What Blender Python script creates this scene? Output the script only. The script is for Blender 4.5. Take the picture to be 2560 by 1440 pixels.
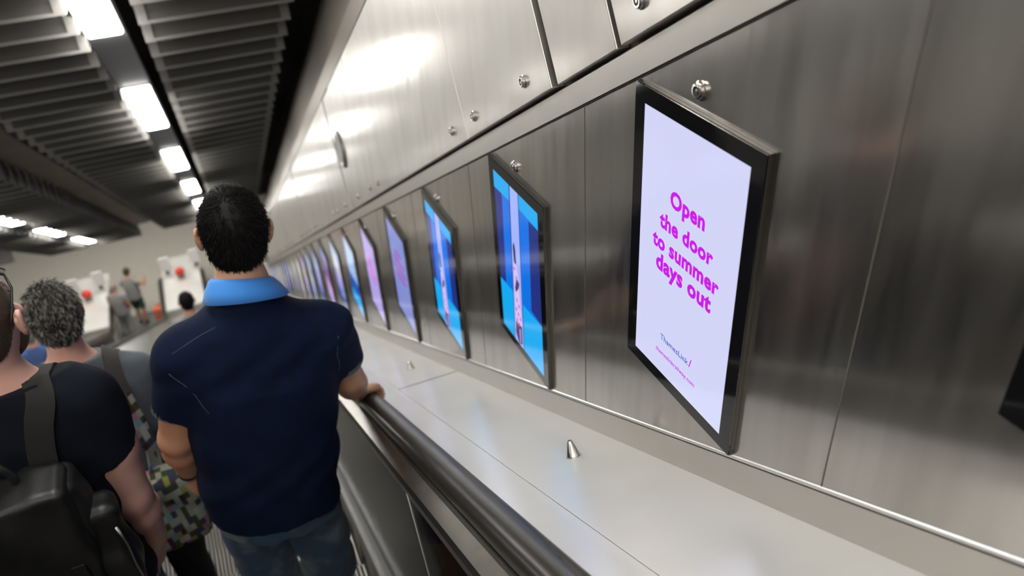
import bpy, math, random
import numpy as np
from mathutils import Vector
from mathutils.bvhtree import BVHTree
random.seed(7); rng = np.random.default_rng(7)
for o in list(bpy.data.objects): bpy.data.objects.remove(o, do_unlink=True)
S = bpy.context.scene; C = S.collection

# ---------------------------------------------------------------- camera, world, exposure
# metres; the camera stands at the origin, +y runs down the escalator (30 degree slope), +x is the wall side
cam = bpy.data.cameras.new('camera'); camo = bpy.data.objects.new('camera', cam); C.objects.link(camo); S.camera = camo
cam.sensor_width = 36; cam.lens = 2022.05/2560*36; cam.clip_start = .02; cam.clip_end = 200
YAW, PITCH, ROLL = -21.34007, 33.76315, -3.69826
_a, _b, _g = (math.radians(v) for v in (YAW, PITCH, ROLL))
fwd = Vector((-math.sin(_a)*math.cos(_b), math.cos(_a)*math.cos(_b), -math.sin(_b)))
right = Vector((math.cos(_a), math.sin(_a), 0)); up = right.cross(fwd)
rr = math.cos(_g)*right+math.sin(_g)*up; uu = -math.sin(_g)*right+math.cos(_g)*up
from mathutils import Matrix
camo.matrix_world = Matrix(((rr.x, uu.x, -fwd.x, 0), (rr.y, uu.y, -fwd.y, 0), (rr.z, uu.z, -fwd.z, 0), (0, 0, 0, 1)))
cam.dof.use_dof = True; cam.dof.focus_distance = 1.5; cam.dof.aperture_fstop = 3.0
w = bpy.data.worlds.new('world'); S.world = w; w.use_nodes = True
w.node_tree.nodes['Background'].inputs[0].default_value = (1, .97, .92, 1)    # fill light added through the open back, standing for a lit concourse
w.node_tree.nodes['Background'].inputs[1].default_value = 2.4
S.view_settings.view_transform = 'Standard'; S.view_settings.look = 'None'
S.view_settings.exposure = 0.0; S.view_settings.gamma = 1.0; S.view_settings.use_curve_mapping = False
S.cycles.use_denoising = True; S.cycles.max_bounces = 7; S.cycles.diffuse_bounces = 3; S.cycles.glossy_bounces = 4
S.cycles.sample_clamp_indirect = 4.0; S.cycles.caustics_reflective = False; S.cycles.caustics_refractive = False
LAMP = 32.0          # radiance of the ceiling light diffusers

# ---------------------------------------------------------------- slope frame
T = math.tan(math.radians(30)); CO = math.cos(math.radians(30))
YB = 18.75; FLOOR = -1.52-YB*T; HN = -1.52      # end of the slope, landing level, nosing line below the eye line
def drop(y):                                     # height of the slope below the eye, levelling out at the landing
    if y < YB-.4: return -y*T
    if y > YB+.4: return -YB*T
    u = (y-(YB-.4))/.8
    return -(YB-.4)*T - T*.8*(u-u*u/2)
def P(x, y, h): return (x, y, h+drop(y))
def SP(x, s, h): y = CO*(s+.5*h); return (x, y, h-y*T)   # s is measured along the slope, rings are square to it
ORD = ['first', 'second', 'third', 'fourth', 'fifth', 'sixth', 'seventh', 'eighth', 'ninth', 'tenth', 'eleventh', 'twelfth', 'thirteenth', 'fourteenth', 'fifteenth', 'sixteenth', 'seventeenth', 'eighteenth', 'nineteenth', 'twentieth', 'twenty-first', 'twenty-second', 'twenty-third', 'twenty-fourth', 'twenty-fifth', 'twenty-sixth', 'twenty-seventh']

# ---------------------------------------------------------------- object helpers
def tag(o, label=None, cat=None, group=None, kind=None):
    for k, v in (('label', label), ('category', cat), ('group', group), ('kind', kind)):
        if v: o[k] = v
    return o
def empty(name, loc=(0, 0, 0), **k):
    o = bpy.data.objects.new(name, None); C.objects.link(o); o.location = loc; o.empty_display_size = .1
    return tag(o, **k)
class MB:
    def __init__(s): s.v = []; s.f = []; s.m = []
    def poly(s, pts, m=0):
        n = len(s.v); s.v += [tuple(p) for p in pts]; s.f.append(tuple(range(n, n+len(pts)))); s.m.append(m); return s
    def loft(s, rings, m=0, caps=True, close=True):
        n0 = len(s.v); k = len(rings[0])
        for r in rings: s.v += [tuple(p) for p in r]
        for i in range(len(rings)-1):
            for j in range(k if close else k-1):
                a = n0+i*k+j; b = n0+i*k+(j+1) % k
                s.f.append((a, b, b+k, a+k)); s.m.append(m)
        if caps and close:
            s.f.append(tuple(n0+j for j in range(k))[::-1]); s.m.append(m)
            s.f.append(tuple(n0+(len(rings)-1)*k+j for j in range(k))); s.m.append(m)
        return s
    def box(s, x0, x1, y0, y1, z0, z1, m=0, fn=None):
        fn = fn or (lambda x, y, z: (x, y, z))
        return s.loft([[fn(x0, y, z0), fn(x1, y, z0), fn(x1, y, z1), fn(x0, y, z1)] for y in (y0, y1)], m)
    def tube(s, pts, r, n=8, m=0):
        pts = [Vector(p) for p in pts]; rings = []; ref = None
        for i, p in enumerate(pts):
            d = (pts[min(i+1, len(pts)-1)]-pts[max(i-1, 0)]).normalized()
            if ref is None: ref = d.orthogonal().normalized()
            ref = (ref-d*ref.dot(d)).normalized(); q = d.cross(ref)
            rad = r[i] if hasattr(r, '__len__') else r
            rings.append([p+(ref*math.cos(2*math.pi*j/n)+q*math.sin(2*math.pi*j/n))*rad for j in range(n)])
        return s.loft(rings, m)
    def lathe(s, c, axis, prof, n=20, m=0):      # prof: (distance along axis, radius)
        a = Vector(axis).normalized(); e = a.orthogonal().normalized(); q = a.cross(e); c = Vector(c)
        return s.loft([[c+a*t+(e*math.cos(2*math.pi*j/n)+q*math.sin(2*math.pi*j/n))*r for j in range(n)] for t, r in prof], m)
    def build(s, name, mats, parent=None, smooth=False, bevel=0, auto=None, **k):
        me = bpy.data.meshes.new(name); me.from_pydata(s.v, [], s.f)
        for m in (mats if isinstance(mats, (list, tuple)) else [mats]): me.materials.append(m)
        me.polygons.foreach_set('material_index', s.m)
        import bmesh
        bm = bmesh.new(); bm.from_mesh(me); bmesh.ops.recalc_face_normals(bm, faces=bm.faces); bm.to_mesh(me); bm.free()
        if smooth: me.polygons.foreach_set('use_smooth', [True]*len(me.polygons))
        if auto: me.set_sharp_from_angle(angle=math.radians(auto))
        o = bpy.data.objects.new(name, me); C.objects.link(o)
        if parent:
            o.parent = parent; o.matrix_parent_inverse = Matrix.Translation(-Vector(parent.location)) if parent.type == 'EMPTY' else Matrix()
        if bevel:
            b = o.modifiers.new('bevel', 'BEVEL'); b.width = bevel; b.segments = 2; b.limit_method = 'ANGLE'
        return tag(o, **k)
def strip(mb, prof, ys, m=0):                    # a profile of (x, h) points run along the slope
    return mb.loft([[P(x, y, h) for x, h in prof] for y in ys], m)
def sstrip(mb, prof, ss, m=0): return mb.loft([[SP(x, s_, h) for x, h in prof] for s_ in ss], m)
def rect(x0, x1, h0, h1): return [(x0, h0), (x1, h0), (x1, h1), (x0, h1)]
YS = [-3]+[YB-.4+.1*i for i in range(9)]
def dup(root, loc=None, label=None, parent=None, group=None):
    r = root.copy(); C.objects.link(r)
    if loc is not None: r.location = loc
    if label: r['label'] = label
    if group: r['group'] = group
    if parent: r.parent = parent
    for ch in root.children:
        c = ch.copy(); C.objects.link(c); c.parent = r
        for g in ch.children:
            d = g.copy(); C.objects.link(d); d.parent = c
    return r

# ---------------------------------------------------------------- materials
def lin(r, g, b): return tuple((c/255/12.92 if c/255 <= .04045 else ((c/255+.055)/1.055)**2.4) for c in (r, g, b))+(1,)
def mat(name, col, rough=.5, metal=0, bump=None, var=None, spec=None, emit=None, estr=1, stretch=None, rvar=0, sheen=0, coat=0):
    m = bpy.data.materials.new(name); m.use_nodes = True; nt = m.node_tree; N = nt.nodes; L = nt.links
    b = N['Principled BSDF']; col = tuple(col)[:3]+(1,)
    b.inputs['Base Color'].default_value = col; b.inputs['Roughness'].default_value = rough; b.inputs['Metallic'].default_value = metal
    if spec is not None: b.inputs['Specular IOR Level'].default_value = spec
    if sheen: b.inputs['Sheen Weight'].default_value = sheen; b.inputs['Sheen Roughness'].default_value = .5
    if coat: b.inputs['Coat Weight'].default_value = coat
    if emit: b.inputs['Emission Color'].default_value = tuple(emit)[:3]+(1,); b.inputs['Emission Strength'].default_value = estr
    if bump or var or rvar:
        tc = N.new('ShaderNodeTexCoord'); mp = N.new('ShaderNodeMapping'); L.new(tc.outputs['Object'], mp.inputs[0])
        if stretch: mp.inputs['Scale'].default_value = stretch
        if bump:
            sc, st, dist = bump
            n = N.new('ShaderNodeTexNoise'); n.inputs['Scale'].default_value = sc; n.inputs['Detail'].default_value = 4
            L.new(mp.outputs[0], n.inputs[0]); bp = N.new('ShaderNodeBump'); bp.inputs['Strength'].default_value = st; bp.inputs['Distance'].default_value = dist
            L.new(n.outputs[0], bp.inputs['Height']); L.new(bp.outputs[0], b.inputs['Normal'])
        if var:
            sc, c2, lo, hi = var
            n = N.new('ShaderNodeTexNoise'); n.inputs['Scale'].default_value = sc; n.inputs['Detail'].default_value = 6
            L.new(mp.outputs[0], n.inputs[0]); cr = N.new('ShaderNodeValToRGB')
            cr.color_ramp.elements[0].position = lo; cr.color_ramp.elements[0].color = col
            cr.color_ramp.elements[1].position = hi; cr.color_ramp.elements[1].color = tuple(c2)[:3]+(1,)
            L.new(n.outputs[0], cr.inputs[0]); L.new(cr.outputs[0], b.inputs['Base Color'])
        if rvar:
            n = N.new('ShaderNodeTexNoise'); n.inputs['Scale'].default_value = 5; n.inputs['Detail'].default_value = 5
            L.new(mp.outputs[0], n.inputs[0]); mr = N.new('ShaderNodeMapRange'); mr.inputs[3].default_value = rough-rvar; mr.inputs[4].default_value = rough+rvar
            mr.inputs[1].default_value = .3; mr.inputs[2].default_value = .7
            L.new(n.outputs[0], mr.inputs[0]); L.new(mr.outputs[0], b.inputs['Roughness'])
    return m
def steel(name, col, r1, r2, mix, metal2=None, **k):          # brushed steel: a broad scatter lobe and a tighter sheen
    m = mat(name, col, r1, 1, **k); nt = m.node_tree; N = nt.nodes; L = nt.links; b = N['Principled BSDF']
    c = N.new('ShaderNodeBsdfPrincipled'); c.inputs['Metallic'].default_value = 1; c.inputs['Roughness'].default_value = r2; c.inputs['Base Color'].default_value = b.inputs['Base Color'].default_value
    for nm in ('Base Color', 'Normal'):
        if b.inputs[nm].links: L.new(b.inputs[nm].links[0].from_socket, c.inputs[nm])
    if metal2 is not None: b.inputs['Metallic'].default_value = metal2
    x = N.new('ShaderNodeMixShader'); x.inputs[0].default_value = mix; L.new(b.outputs[0], x.inputs[1]); L.new(c.outputs[0], x.inputs[2]); L.new(x.outputs[0], N['Material Output'].inputs[0])
    return m
STEEL = (.57, .542, .51)
M = {}
M['wall'] = steel('brushed_steel_wall', STEEL, .36, .13, .62, bump=(6, .03, .01), var=(3, (.46, .43, .395), .42, .75), stretch=(1, 6, .6), rvar=.05)
M['upper'] = steel('polished_steel_panel', (.62, .595, .56), .42, .17, .24, bump=(3, .06, .015), var=(3, (.52, .49, .45), .4, .8), stretch=(1, 3, .8), rvar=.05)
M['ledge'] = steel('satin_steel_deck', (.88, .865, .83), .45, .22, .3, metal2=.15, bump=(5, .05, .02), var=(2.5, (.80, .78, .74), .45, .8), rvar=.03)
M['uppertop'] = steel('shaded_upper_steel', (.26, .225, .195), .42, .2, .3, bump=(3, .06, .015), stretch=(1, 3, .8))  # wall steel in a darker brown, shade near the ceiling put into the colour
M['decksteel'] = steel('grey_deck_steel', (.42, .41, .39), .4, .25, .5)
M['trim'] = mat('steel_trim', (.62, .59, .55), .35, 1, bump=(12, .08, .01), var=(5, (.58, .55, .5), .5, .85))
M['bead'] = mat('bright_steel_bead', (.75, .75, .74), .35, 1)
M['lock'] = mat('chrome_lock', (.6, .58, .55), .2, 1)
M['dark'] = mat('dark_slot', (.012, .011, .01), .6)
M['brown'] = mat('dark_joint_rubber', (.035, .028, .022), .6)
M['bal'] = mat('dark_balustrade_steel', (.15, .14, .13), .1, 1, bump=(4, .04, .02)); M['bal'].node_tree.nodes['Principled BSDF'].inputs['Specular Tint'].default_value = (.12, .12, .12, 1)
M['skirt'] = mat('skirting_steel', (.10, .095, .09), .3, 1)
M['rubber'] = mat('black_handrail_rubber', (.026, .0225, .019), .30, 0, spec=.4, rvar=.04, stretch=(1, .3, .3))
M['guide'] = mat('worn_handrail_guide', (.24, .22, .195), .35, 1, var=(8, (.15, .135, .12), .4, .8))
M['black'] = mat('black_plastic', (.012, .012, .012), .35)
M['bezel'] = mat('black_glass_bezel', (.006, .006, .007), .06, 0, spec=.5)
M['frame'] = mat('bronze_black_frame', (.06, .053, .045), .35, .6)
M['slat'] = mat('grey_baffle_frame', (.36, .345, .32), .6)
M['infill'] = mat('dark_perforated_infill', (.145, .136, .122), .8)
M['channel'] = mat('grey_light_channel', (.8, .775, .76), .6)
M['beige'] = mat('beige_duct', (.5, .43, .31), .7, var=(3, (.38, .32, .23), .4, .8))
M['vault'] = mat('dark_vault', (.10, .095, .085), .9)
M['lamp'] = mat('lit_diffuser', (.9, .9, .9), .5, emit=(1, .985, .94), estr=LAMP)
M['hall_fill_lamp'] = mat('hall_fill_diffuser', (.9, .9, .9), .5, emit=(1, .97, .9), estr=70)
M['hall'] = mat('beige_hall_finish', (.355, .345, .315), .45, var=(1.5, (.31, .30, .275), .4, .7))
M['hallfloor'] = mat('beige_terrazzo', (.42, .40, .36), .35, var=(14, (.36, .34, .305), .4, .7))
M['comb'] = mat('grey_landing_plate', (.17, .17, .165), .45, .5, bump=(60, .2, .005))
M['white'] = mat('white_enamel', (.8, .81, .8), .4)
M['red'] = mat('red_plastic', (.75, .04, .02), .4)
M['skin'] = mat('tan_skin', (.62, .33, .20), .5, bump=(120, .12, .002), var=(9, (.54, .26, .15), .4, .8))
M['skin_pink'] = mat('pink_skin', (.80, .45, .35), .5, bump=(120, .12, .002), var=(9, (.74, .36, .27), .4, .8))
M['ear_pink'] = mat('flushed_ear', (.60, .20, .16), .5)
M['navy'] = mat('navy_pique', (.0018, .0072, .030), .85, bump=(420, .25, .001), var=(30, (.0014, .0055, .022), .4, .7), spec=.2)
M['navytee'] = mat('navy_jersey', (.0035, .0055, .011), .9, bump=(300, .2, .001), spec=.2)
M['greytee'] = mat('slate_jersey', (.085, .10, .115), .9, bump=(300, .2, .001), var=(14, (.065, .08, .095), .4, .7), sheen=.2)
M['collar'] = mat('sky_blue_rib', (.045, .26, .75), .8, bump=(250, .3, .001), sheen=.2)
M['cuff'] = mat('grey_cuff_stripe', (.11, .115, .12), .85)
M['seam'] = mat('pale_seam', (.10, .11, .14), .8)
M['denim'] = mat('washed_denim', (.022, .05, .095), .85, bump=(350, .3, .001), var=(7, (.17, .21, .22), .52, .74), sheen=.1)
M['jeans'] = mat('blue_jeans', (.035, .10, .21), .85, var=(10, (.06, .16, .3), .4, .7))
M['blackcloth'] = mat('black_trousers', (.008, .008, .010), .9)
M['hair'] = mat('black_hair', (.006, .005, .0045), .6, spec=.15)
M['scalp'] = mat('brown_scalp', (.20, .085, .05), .8, spec=.1)
M['hairgrey'] = mat('grey_hair', (.30, .28, .25), .5)
M['hairdark'] = mat('dark_grey_hair', (.03, .026, .022), .5)
M['hairbrown'] = mat('cropped_brown_hair', (.055, .034, .02), .6)
M['leather'] = mat('black_leather', (.008, .008, .0078), .42, spec=.45, bump=(60, .25, .003), rvar=.08)
M['webbing'] = mat('dark_webbing', (.009, .008, .007), .8, bump=(500, .3, .001))
M['greyweb'] = mat('brown_grey_webbing', (.05, .045, .04), .8)
M['metal'] = mat('dull_buckle_metal', (.35, .34, .32), .3, 1)
M['eye'] = mat('eye_white', (.7, .68, .65), .3)
M['orange_skin'] = mat('ruddy_skin', (.60, .22, .11), .5)
M['orange'] = mat('orange_nylon', (.75, .13, .03), .6, var=(6, (.65, .2, .15), .5, .7))
M['shirtgrey'] = mat('pale_grey_cotton', (.30, .29, .275), .9)
M['green'] = mat('green_shorts', (.03, .085, .06), .9)
M['bluecloth'] = mat('blue_shirt', (.10, .17, .42), .9)
def glow(name, r, g, b, k=1.0):
    return mat(name, (.01, .01, .012), .08, 0, emit=lin(r, g, b), estr=k)
def ribs():
    m = mat('ribbed_aluminium_tread', (.42, .40, .37), .4, .8); nt = m.node_tree; N = nt.nodes; L = nt.links; b = N['Principled BSDF']
    tc = N.new('ShaderNodeTexCoord'); wv = N.new('ShaderNodeTexWave'); wv.bands_direction = 'X'; wv.inputs['Scale'].default_value = 17.5
    L.new(tc.outputs['Object'], wv.inputs[0]); cr = N.new('ShaderNodeValToRGB')
    cr.color_ramp.elements[0].position = .3; cr.color_ramp.elements[0].color = (.09, .085, .08, 1); cr.color_ramp.elements[1].position = .5; cr.color_ramp.elements[1].color = (.6, .575, .53, 1)
    bp = N.new('ShaderNodeBump'); bp.inputs['Distance'].default_value = .006
    L.new(wv.outputs[0], cr.inputs[0]); L.new(cr.outputs[0], b.inputs['Base Color']); L.new(wv.outputs[0], bp.inputs['Height']); L.new(bp.outputs[0], b.inputs['Normal'])
    return m
M['ribs'] = ribs()
def patchwork():
    m = mat('patchwork_print', (.5, .5, .5), .85); nt = m.node_tree; N = nt.nodes; L = nt.links; b = N['Principled BSDF']
    tc = N.new('ShaderNodeTexCoord'); mp = N.new('ShaderNodeMapping'); mp.inputs['Scale'].default_value = (52, 40, 30); mp.inputs['Rotation'].default_value = (0, .18, 0)
    fl = N.new('ShaderNodeVectorMath'); fl.operation = 'FLOOR'; wn = N.new('ShaderNodeTexWhiteNoise'); cr = N.new('ShaderNodeValToRGB'); cr.color_ramp.interpolation = 'CONSTANT'
    cols = [(0, lin(160, 162, 150)), (.34, lin(66, 74, 30)), (.5, lin(70, 30, 34)), (.6, lin(58, 63, 76)), (.72, lin(176, 180, 168)), (.86, lin(165, 125, 142)), (.92, lin(110, 160, 185)), (.97, lin(150, 150, 80))]
    el = cr.color_ramp.elements; el[0].color = cols[0][1]; el[1].position = cols[1][0]; el[1].color = cols[1][1]
    for p_, c_ in cols[2:]: e = el.new(p_); e.color = c_
    L.new(tc.outputs['Object'], mp.inputs[0]); L.new(mp.outputs[0], fl.inputs[0]); L.new(fl.outputs[0], wn.inputs[0]); L.new(wn.outputs[0], cr.inputs[0]); L.new(cr.outputs[0], b.inputs['Base Color'])
    return m
M['patch'] = patchwork()

# ================================================================ THE SETTING
W = .690                                    # face of the right-hand wall
AX, BX, CX = -.34, -2.67, -5.0              # centre lines of the three escalators
HL = 1.64                                   # ceiling level above the eye line
kS = dict(kind='structure')
m = MB(); m.box(W, W+.08, -6, YB+3.2, 0, 1, fn=lambda x, y, z: (x, y, (-.652 if z == 0 else .24)+drop(y)))
m = MB(); strip(m, rect(W, W+.08, -.9, .24), YS+[YB+3]); m.build('wall_right', M['wall'], **kS)
m = MB(); strip(m, rect(W+.012, W+.2, .24, .99), YS+[YB+3]); m.build('wall_right_upper', M['brown'], **kS)
m = MB(); strip(m, [(W+.1, .185), (W-.007, .185), (W-.007, .237), (W-.005, .2387), (W+.1, .2387)], YS+[YB+3]); m.build('trim_1', M['trim'], **kS)
m = MB(); strip(m, [(W+.05, .1812), (W-.003, .1812), (W-.003, .1835), (W+.05, .1835)], YS+[YB+3]); m.build('trim_2', M['brown'], **kS)
m = MB(); strip(m, [(W-.003+.005*math.cos(a), -.575+.005*math.sin(a)) for a in (i*math.pi/4 for i in range(8))], YS+[YB+3]); m.build('trim_3', M['bead'], smooth=True, **kS)
m = MB(); strip(m, [(W+.05, -.581), (W-.008, -.581), (W-.008, -.66), (W+.05, -.66)], YS+[YB+3]); m.build('baseboard_right', M['trim'], **kS)
# upper part of the wall beyond the long seam, leaned back and toned dark for the shade by the ceiling
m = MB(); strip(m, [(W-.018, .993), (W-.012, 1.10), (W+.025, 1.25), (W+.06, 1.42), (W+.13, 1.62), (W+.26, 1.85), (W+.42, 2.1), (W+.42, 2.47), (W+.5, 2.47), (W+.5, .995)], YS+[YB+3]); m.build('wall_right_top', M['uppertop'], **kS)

# lower wall panels, one bay per screen, with the lock above each screen
PIT = .729
def lockmb(c, ax=(-1, 0, 0), r=.0125, cone=False):
    mb = MB(); mb.lathe(c, ax, [(-.002, r*1.2), (.002, r*1.2), (.003, r), (.008, r), (.0095, r*.85), (.0095, r*.62), (.006, r*.6)], 24)
    mb2 = MB(); mb2.lathe(Vector(c)+Vector(ax)*.0061, ax, [(0, r*.62), (.0012, r*.62)], 20)
    mb3 = MB(); mb3.lathe(Vector(c)+Vector(ax)*.0064, ax, [(0, r*.33), (.0022, r*.33), (.003, r*.22)], 16)
    return mb, mb2, mb3
def add_lock(c, parent, r=.0125):
    a, b, d = lockmb(c, r=r); o = a.build('lock', M['lock'], parent, smooth=True, auto=40)
    b.build('keyway', M['dark'], o); d.build('lock_core', M['lock'], o)
def bay_name(k):
    if k == -2: return 'nearest steel wall panel, at the picture edge beyond the cut-off black screen'
    if k == -1: return 'large blurred steel wall panel holding the cut-off black screen at the picture edge'
    return f'brushed steel wall panel holding the {ORD[k]} full screen counted from the camera'
def wall_bay(k):
    y0, y1 = .585+PIT*k, .585+PIT*(k+1)      # joints
    e = empty('wall_panel', (W, (y0+y1)/2, drop((y0+y1)/2)), label=bay_name(k), cat='wall panel', group='steel wall panels carrying the screens')
    g = .0016; mb = MB(); rings = []
    for y in np.linspace(y0+g, y1-g, 4): rings.append([P(W-.004, y, -.574), P(W, y, -.574), P(W, y, .178), P(W-.004, y, .178)])
    mb.loft(rings); mb.build('panel', M['wall'], e)
    ml = MB()
    for t_ in (y0,): ml.box(W-.0046, W-.001, t_-.0011, t_+.0011, -.574, .178, fn=lambda x, y, z: P(x, y, z))
    ml.build('joint_seal', M['seal'], e)
    add_lock((W-.004, .947+PIT*k, -.432-PIT*k*T), e)
    return e
M['seal'] = mat('tan_joint_sealant', (.10, .085, .07), .6)
for k in range(-2, 24): wall_bay(k)

# upper access panels between the trim and the long seam: 0.64 / 0.29 / 0.64 / 1.58 m repeating along the slope
def upper_panel(s0, s1, proud, locks, label):
    e = empty('access_panel', SP(W, (s0+s1)/2, .24), label=label, cat='access panel', group='steel access panels above the trim')
    mb = MB(); x = W-proud
    sstrip(mb, [(x, .2475), (x+.010+proud, .2475), (x+.010+proud, .985), (x, .985)], [s0, s1]); mb.build('panel', M['upper'], e, bevel=.002)
    for s_ in locks: add_lock(SP(x, s_, .30), e, .012)
    return e
n_u = {'wide': 0, 'narrow': 0, 'lower': 0, 'upper': 0}
for i in range(-1, 7):
    o = 1.22+3.15*i
    if o+1.93 > 20.6: break
    def nm(kind, what):
        n_u[kind] += 1; return f'{ORD[n_u[kind]-1]} {what}, counting from the camera'
    upper_panel(o-.64+.003, o-.012, .020, [o-.105, o-.53], nm('upper', 'medium steel access panel nearer than a narrow one'))
    upper_panel(o+.012, o+.29-.012, .016, [], nm('narrow', 'narrow lockless steel access panel between dark gaps'))
    upper_panel(o+.29+.012, o+.93-.0025, .020, [o+.435, o+.83], nm('lower', 'medium steel access panel beyond a narrow one'))
    upper_panel(o+.93+.0025, o+2.51-.003, .020, [o+1.06, o+2.4], nm('wide', 'extra wide steel access panel above the trim'))
mb = MB(); c = SP(W-.019, 4.44, .62); mb.lathe(c, (-1, 0, 0), [(0, .1), (.008, .1), (.012, .085), (.006, .075), (.004, .02)], 32)
e = mb.build('wall_speaker', M['guide'], smooth=True, auto=40, label='round metal disc fixed to the upper steel panels, seen as an ellipse', cat='disc')
mb = MB(); mb.lathe(Vector(c)+Vector((-.009, 0, 0)), (-1, 0, 0), [(0, .07), (.001, .07)], 32); mb.build('grille', M['frame'], e)

# ledge (deck) beside the wall, levelling out at the landing
def deck(name, x0, x1, label, seams=True, crease=None):
    dm = M['ledge'] if crease else M['decksteel']
    e = empty(name, P((x0+x1)/2, 0, -.66), label=label, cat='deck')
    xs = [x0]+([crease] if crease else [])+[x1]
    for a, b in zip(xs[:-1], xs[1:]):
        mb = MB(); strip(mb, rect(a+(.0008 if a != x0 else 0), b-(.0008 if b != x1 else 0), -.70, -.652), YS+([YB+3.2] if crease else [])); mb.build('deck_plate', dm, e, bevel=.0008)
    ms = MB()
    for i in range(-2, 7): 
        s_ = 3.095+3.15*i
        if s_ < 19: ms.loft([[SP(crease if crease else x0+.05, q, -.6515), SP(x1-.002, q, -.6515), SP(x1-.002, q, -.6508), SP(crease if crease else x0+.05, q, -.6508)] for q in (s_-.003, s_+.003)])
    ms.build('joint_strip', M['brown'], e)
    return e
deck('escalator_deck', .335, W-.004, 'sloping bright steel ledge between the black handrail and the screen wall', crease=.441)
deck('escalator_deck', BX+.675, AX-.675, 'sloping steel deck hidden behind the men, between the first two escalators')
deck('escalator_deck', CX+.675, BX-.675, 'far steel deck with a red stop button beyond the grey-haired man')
def stud(x, y, label):
    z = -.652+drop(y)
    n = Vector((0, .5, .866)); c = Vector((x, y, z))
    e = empty('deck_stud', c, label=label, cat='stud', group='cone studs on the ledge')
    mb = MB(); mb.lathe(c-n*.001, n, [(0, .0165), (.0025, .0165), (.003, .0155), (.036, .0055), (.0385, .004)], 28); mb.build('cone', M['lock'], e, smooth=True, auto=30)
    return e
for i in range(-1, 10):
    lab = {0: 'nearest pointed steel cone stud standing on the ledge below the lettered screen', 1: 'second pointed steel cone stud, beside the hand on the handrail', -1: 'cone stud on the near end of the ledge'}.get(i, f'{ORD[i]} cone stud along the ledge counted from the camera')
    if i >= 0: stud(.572, 1.155+1.578*i, lab)

# ---------------------------------------------------------------- escalators
def handrail(xc, parent, lab=None):
    mb = MB(); pr = []
    for a in range(0, 13):
        t_ = math.pi*a/12; pr.append((xc+.034*math.cos(t_)*(1 if abs(math.cos(t_)) < .98 else 1), -.592+.030*math.sin(t_)**.7))
    pr += [(xc-.034, -.604), (xc-.026, -.61), (xc+.026, -.61), (xc+.034, -.604)]
    ys = [-3, 0, 2, 4, 8, 12, 16]+YS[1:]+[YB+2.0]
    rings = [[P(x, y, h) for x, h in pr] for y in ys]
    ye = YB+2.0; zc = drop(ye)-.592-.13
    for i in range(1, 10):                      # newel end: the belt turns down and back
        a = math.pi*i/9; c0 = Vector((0, ye, zc)); ring = []
        for x, h in pr:
            rad = .13+(h+.592); ring.append((x, ye+rad*math.sin(a), zc+rad*math.cos(a)))
        rings.append(ring)
    mb.loft(rings); return mb.build('handrail', M['rubber'], parent, smooth=True, auto=50)
step_me = None
def step_meshes():
    t_ = MB(); r_ = MB()
    t_.box(-.5, .5, -.40, 0, -.012, 0)
    rr_ = [[(-.5, .0 - .018*math.sin(math.pi*i/8)*1.0-.0, -.231*i/8), (.5, -.018*math.sin(math.pi*i/8), -.231*i/8)] for i in range(9)]
    r_.loft(rr_, close=False); return t_, r_
def escalator(cx, label, n0, n1):
    e = empty('escalator', (cx, 0, HN), label=label, cat='escalator')
    for sgn in (1, -1):
        X = lambda d: cx+sgn*d
        handrail(X(.633), e)
        mb = MB(); strip(mb, [(X(.555), -.640), (X(.559), -.622), (X(.590), -.612), (X(.600), -.612), (X(.60), -.70), (X(.565), -.70)], YS+[YB+2]); mb.build('handrail_guide', M['guide'], e)
        mb = MB(); strip(mb, [(X(.60), -.612), (X(.660), -.612), (X(.672), -.652), (X(.672), -.70), (X(.60), -.70)], YS+[YB+2]); mb.build('handrail_base', M['black'], e)
        for i in range(-1, 8):                  # interior panels with a bright joint between
            s0, s1 = 1.872+2.36*(i-1), 1.872+2.36*i
            mb = MB(); sstrip(mb, [(X(.562), -.66), (X(.575), -.66), (X(.575), -1.40), (X(.562), -1.40)], [s0+.003, s1-.003]) 
            mb.build('balustrade_panel', M['bal'], e)
            mb = MB(); sstrip(mb, [(X(.560), -.665), (X(.57), -.665), (X(.57), -1.395), (X(.560), -1.395)], [s1-.0035, s1+.0035]); mb.build('panel_joint', M['bead'], e)
        mb = MB(); strip(mb, [(X(.535), -1.44), (X(.548), -1.425), (X(.575), -1.385), (X(.59), -1.385), (X(.59), -1.46)], YS+[YB+2]); mb.build('skirt_trim', M['bead'], e)
        mb = MB(); strip(mb, [(X(.515), -1.84), (X(.53), -1.84), (X(.545), -1.43), (X(.525), -1.43)], YS+[YB+2]); mb.build('skirt', M['skirt'], e)
    return e
ESC = escalator(AX, 'escalator carrying the three men, with a black handrail beside the steel ledge', 0, 0)
ESCB = escalator(BX, 'middle escalator below the second row of lights, ending at the walking person', 0, 0)
ESCC = escalator(CX, 'farthest escalator, beyond the deck with the leftmost red button', 0, 0)
t_, r_ = step_meshes()
p0 = t_.build('tread', M['ribs']); p1 = r_.build('riser', M['ribs'], smooth=True)
def add_steps(cx, e, k0, k1):
    for k in range(k0, k1):
        y = 1.96+.4*k; z = -1.52-y*T
        for src, nm in ((p0, 'step_tread'), (p1, 'step_riser')):
            o = src.copy(); o.name = nm; C.objects.link(o); o.parent = e; o.location = Vector((cx, y, z))-Vector(e.location)
add_steps(AX, ESC, -8, 42); add_steps(BX, ESCB, 10, 42); add_steps(CX, ESCC, 22, 42)
bpy.data.objects.remove(p0); bpy.data.objects.remove(p1)

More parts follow.
